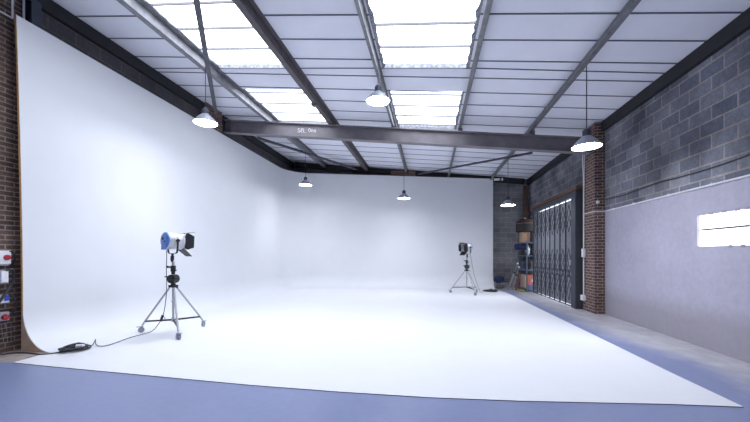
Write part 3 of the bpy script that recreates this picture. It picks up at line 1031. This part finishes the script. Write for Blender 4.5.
b = MB(); b.box(-.028, -.008, .03, .09, 1.2, 1.35); b.cyl((-.05, .06, 1.3), (-.02, .06, 1.3), .02, n=12); b.build('lock', ['grey_plastic'], gt)
b = MB(); b.box(3.94, XR - .001, 9.80, 14.1, 3.285, 3.375)
tag(b.build('timber_lintel', ['timber']), 'orange brown timber lintel above the folding gate', 'lintel', kind='thing')

# rusty post in the far corner, small floodlights
b = MB(); b.box(4.06, 4.22, 15.3, 15.42, 0, 4.5)
single(b, 'rusty_post', ['rust'], 'rust brown steel post in the far corner above the storage rack', 'post', kind='thing')
t = empty('flood_lamp', (2.95, 15.0, 4.75), label='small white and dark flood lamp at the top right corner of the cove', cat='flood lamp')
b = MB(); b.box(-.20, .03, -.05, .08, -.03, .05); b.build('lamp_body', ['white_plastic'], t)
b = MB(); b.box(.06, .14, -.03, .06, -.07, .09); b.box(.03, .06, .0, .03, -.01, .02); b.box(.0, .03, .04, .42, .02, .04); b.build('bracket', ['barn'], t)
b = MB(); b.box(.10, .155, -.05, -.03, -.06, .05); b.build('reflector', ['white_plastic'], t)

# ------------------------------------------------------------------ storage rack and what stands on it
RX0, RX1, RY0, RY1 = 3.80, 4.30, 14.0, 15.25
levels = (.13, .88, 1.46, 2.0)
t = empty('storage_rack', (RX0, RY0, 0), label='blue grey steel storage rack in the far corner by the gate', cat='shelf unit')
for x in (0, RX1 - RX0):
    for y in (0, RY1 - RY0):
        b = MB()
        sx, sy = (1 if x == 0 else -1), (1 if y == 0 else -1)
        b.box(min(x, x + sx * .045), max(x, x + sx * .045), min(y, y + sy * .006), max(y, y + sy * .006), 0, 2.06)
        b.box(min(x, x + sx * .006), max(x, x + sx * .006), min(y, y + sy * .045), max(y, y + sy * .045), 0, 2.06)
        b.build('upright', ['rack'], t)
for z in levels:
    b = MB()
    b.box(.007, RX1 - RX0 - .007, .007, RY1 - RY0 - .007, z - .035, z)
    b.build('shelf_board', ['rack'], t)
def S(k): return levels[k] + .001
# top: carton with the dark hamper on it, tub beside
t = empty('cardboard_carton', (0, 0, 0), label='brown cardboard carton on the top of the storage rack', cat='box')
b = MB(); b.box(3.76, 4.07, 14.45, 14.95, S(3), 2.43); b.build('carton_body', ['carton'], t)
b = MB(); b.box(3.757, 3.76, 14.66, 14.73, S(3), 2.43); b.box(3.88, 3.94, 14.446, 14.45, S(3), 2.43); b.box(3.757, 4.07, 14.66, 14.73, 2.43, 2.433); b.build('tape', ['ply_edge'], t)
t = empty('storage_tub', (0, 0, 0), label='dark blue tub beside the brown carton on the rack top', cat='tub')
b = MB()
b.prism([(4.10, S(3)), (4.27, S(3)), (4.29, 2.38), (4.08, 2.38)], 14.15, 14.75, Matrix.Identity(4)); b.build('tub_body', ['tub'], t)
b = MB(); b.box(4.075, 4.295, 14.14, 14.76, 2.38, 2.415); b.build('lid', ['tub'], t)
t = empty('wicker_hamper', (3.92, 14.66, 2.435), label='dark round hamper standing on top of the brown carton', cat='hamper')
b = MB(); b.lathe([(.0001, 0), (.33, 0), (.35, .02), (.36, .25), (.35, .36)], None, 30); b.build('hamper_body', ['hamper'], t)
b = MB(); b.lathe([(.355, .36), (.362, .375), (.34, .44), (.25, .52), (.10, .56), (.0001, .565)], None, 30); b.build('lid', ['brown'], t)
b = MB(); b.lathe([(.352, .34), (.367, .345), (.367, .365), (.352, .37)], None, 30); b.build('rim_band', ['reddish'], t)
b = MB(); b.cyl((0, 0, .56), (0, 0, .60), .03, n=12); b.build('knob', ['white_plastic'], t)
# third shelf
t = empty('rolled_bag', (0, 0, 0), label='navy blue rolled bag poking out of the rack under the top shelf', cat='bag')
X = Matrix.Translation((3.52, 14.72, 1.822)) @ Matrix.Rotation(pi / 2, 4, 'Y')
b = MB(); b.lathe([(.0001, 0), (.07, .0), (.11, .02), (.127, .06), (.123, .2), (.127, .4), (.11, .5), (.0001, .52)], X, 22); b.build('bag_body', ['navy'], t)
b = MB()
for d in (.14, .36):
    b.lathe([(.125, d), (.132, d + .004), (.132, d + .03), (.125, d + .034)], X, 22)
b.build('strap', ['blackcloth'], t)
t = empty('plastic_crate', (0, 0, 0), label='black crate under the navy rolled bag', cat='crate')
b = MB(); b.box(3.83, 4.26, 14.45, 14.95, S(2), 1.66); b.build('crate_body', ['black'], t)
b = MB(); b.box(3.822, 4.268, 14.44, 14.96, 1.66, 1.682); b.build('crate_rim', ['tub'], t)
def sack(name, c, r, mt, label, cat, knot=None):
    t = empty(name, c, label=label, cat=cat)
    b = MB()
    n, m = 18, 12
    vs, fs = [], []
    for i in range(m + 1):
        ph = -pi / 2 + pi * i / m
        for j in range(n):
            a = 2 * pi * j / n
            d = Vector((cos(ph) * cos(a), cos(ph) * sin(a), sin(ph)))
            k = 1 + .22 * noise.noise(d * 2.3 + Vector(c))
            vs.append((d.x * r[0] * k, d.y * r[1] * k, max(0, r[2] + d.z * r[2] * k)))
    for i in range(m):
        for j in range(n):
            fs.append((i * n + j, i * n + (j + 1) % n, (i + 1) * n + (j + 1) % n, (i + 1) * n + j))
    b.add(vs, fs, 0, True)
    b.build('bag_body', [mt], t)
    if knot:
        b = MB(); b.lathe([(.03, 0), (.02, .03), (.045, .07), (.0001, .06)], Matrix.Translation((0, 0, 2 * r[2] * .96)), 10); b.build('knot', [knot], t)
sack('carrier_bag', (3.90, 14.15, S(2)), (.075, .11, .17), 'bagwhite', 'white carrier bag on the rack below the brown carton', 'bag', 'bagwhite')
sack('dark_bag', (4.13, 14.2, S(2)), (.13, .17, .15), 'blackcloth', 'black cloth bag next to the white carrier bag', 'bag', 'blackcloth')
# second shelf
sack('brown_bag', (3.96, 14.45, S(1)), (.15, .22, .2), 'brown', 'dark brown bag on the middle shelf of the rack', 'bag', 'brown')
t = empty('tool_case', (0, 0, 0), label='black tool case on the middle shelf beside the brown bag', cat='case')
b = MB(); b.box(4.15, 4.27, 14.06, 14.3, S(1), 1.25); b.build('case_body', ['blackcloth'], t)
b = MB(); b.tube([(4.21, 14.1, 1.25), (4.21, 14.12, 1.31), (4.21, 14.24, 1.31), (4.21, 14.26, 1.25)], .014, 8); b.build('handle', ['tub'], t)
t = empty('plastic_crate', (0, 0, 0), label='dark crate at the rear of the middle shelf of the rack', cat='crate')
b = MB(); b.box(3.83, 4.26, 14.80, 15.2, S(1), 1.22); b.build('crate_body', ['tub'], t)
b = MB(); b.box(3.822, 4.268, 14.79, 15.21, 1.22, 1.24); b.build('crate_rim', ['black'], t)
# bottom shelf: printed carton, black case on it
t = empty('printed_carton', (0, 0, 0), label='bright pink, yellow and red printed carton on the lowest shelf', cat='box')
b = MB(); b.box(3.815, 4.27, 14.09, 14.92, S(0), .68); b.build('carton_body', ['orange'], t)
b = MB(); b.box(3.811, 3.815, 14.22, 14.92, S(0), .68); b.build('side_print', ['pink'], t)
b = MB(); b.box(3.811, 3.87, 14.086, 14.22, S(0), .68); b.build('corner_print', ['yellow'], t)
b = MB(); b.box(3.872, 4.27, 14.086, 14.09, S(0), .28); b.build('lower_print', ['bluebox'], t)
b = MB(); b.prism([(4.02, .42), (4.1, .35), (4.15, .48), (4.12, .62), (4.06, .55)], 14.084, 14.09, Matrix.Identity(4)); b.build('front_print', ['bagwhite'], t)
t = empty('flat_case', (0, 0, 0), label='flat black case lying on the printed carton', cat='case')
b = MB(); b.box(3.82, 4.27, 14.12, 14.95, .682, .83); b.build('case_body', ['black'], t)
b = MB(); b.box(3.808, 3.82, 14.4, 14.6, .74, .77); b.build('handle', ['tub'], t)
sack('cloth_heap', (3.63, 14.05, .001), (.14, .16, .045), 'moss', 'yellow green cloth on the floor before the storage rack', 'cloth')
# beside the rack: folded stands, board, wire crate
def folded_stand(p0, p1, label, head='white_plastic'):
    p0, p1 = Vector(p0), Vector(p1)
    d = (p1 - p0)
    t = empty('folded_stand', p0, label=label, cat='light stand', group='folded stands leaning by the rack')
    u = d.normalized()
    sx = u.orthogonal().normalized()
    sy = u.cross(sx)
    b = MB(); b.tube([u * .05, d * .96], .013, 8); b.build('pole', ['galv'], t)
    for k in range(3):
        a = 2 * pi * k / 3 + .4
        o = (sx * cos(a) + sy * sin(a)) * .045
        b = MB(); b.tube([o + u * .03, o * .6 + d * .62], .009, 6); b.build('leg', ['galv' if k else 'black'], t)
    b = MB(); b.cyl(d * .6, d * .66, .045, n=12); b.build('collar', ['black'], t)
    b = MB(); b.cyl(d * .95, d * 1.0, .038, .03, n=12); b.build('head', [head], t)
folded_stand((3.17, 14.35, .02), (3.64, 14.62, 1.15), 'silver folded stand leaning furthest out from the storage rack')
folded_stand((3.32, 14.30, .02), (3.66, 14.5, 1.0), 'silver folded stand leaning closest to the storage rack', 'white_plastic')
b = MB(); b.bar((3.50, 14.40, .03), (3.72, 14.55, .72), .16, .03, up=(-.3, 0, .1))
single(b, 'leaning_board', ['reddish'], 'red brown board leaning against the lower part of the rack', 'board')
t = empty('wire_crate', (2.76, 14.75, 0), label='wire crate standing right behind the far edge of the cove', cat='crate')
b = MB()
W, D, H = .5, .34, .34
for k in range(9):
    x = W * k / 8
    b.tube([(x, 0, 0.006), (x, 0, H)], .006, 5); b.tube([(x, D, 0.006), (x, D, H)], .006, 5)
for k in range(6):
    y = D * k / 5
    b.tube([(0, y, 0.006), (0, y, H)], .006, 5); b.tube([(W, y, 0.006), (W, y, H)], .006, 5); b.tube([(0, y, .008), (W, y, .008)], .006, 5)
for k in range(1, 5):
    z = H * k / 5
    b.tube([(0, 0, z), (W, 0, z), (W, D, z), (0, D, z)], .005, 5, closed=True)
b.build('wire_mesh', ['wire'], t)
b = MB(); b.tube([(0, 0, H), (W, 0, H), (W, D, H), (0, D, H)], .012, 6, closed=True); b.build('crate_rim', ['black'], t)
sack('folded_cloth', (2.98, 14.92, .016), (.19, .12, .10), 'blackcloth', 'black cloth at the bottom of the wire crate', 'cloth')
sack('blue_cloth', (2.94, 14.92, .26), (.22, .15, .17), 'navy', 'dark blue cloth heaped over the top of the wire crate', 'cloth')

# ------------------------------------------------------------------ light, sky, camera
wd = bpy.data.worlds.new('sky')
scene.world = wd
wd.use_nodes = True
bg = wd.node_tree.nodes['Background']
bg.inputs[0].default_value = (.80, .89, 1., 1)
bg.inputs[1].default_value = 2.6

cam = bpy.data.cameras.new('camera')
co = bpy.data.objects.new('camera', cam)
COL.objects.link(co)
TH = math.atan(55 / 330)
co.location = (0, 0, 1.5)
co.rotation_euler = (pi / 2, 0, TH)
cam.sensor_fit = 'HORIZONTAL'
cam.sensor_width = 36
cam.lens = 330 / 750 * 36
cam.shift_y = (254.5 - 211) / 750
cam.clip_start = .05
scene.camera = co

vs_ = scene.view_settings
vs_.view_transform = 'Standard'
vs_.look = 'None'
vs_.gamma = 1
vs_.use_curve_mapping = False
vs_.exposure = 0.24
scene.cycles.use_denoising = True
scene.cycles.max_bounces = 10
scene.cycles.diffuse_bounces = 6
scene.cycles.sample_clamp_indirect = 8
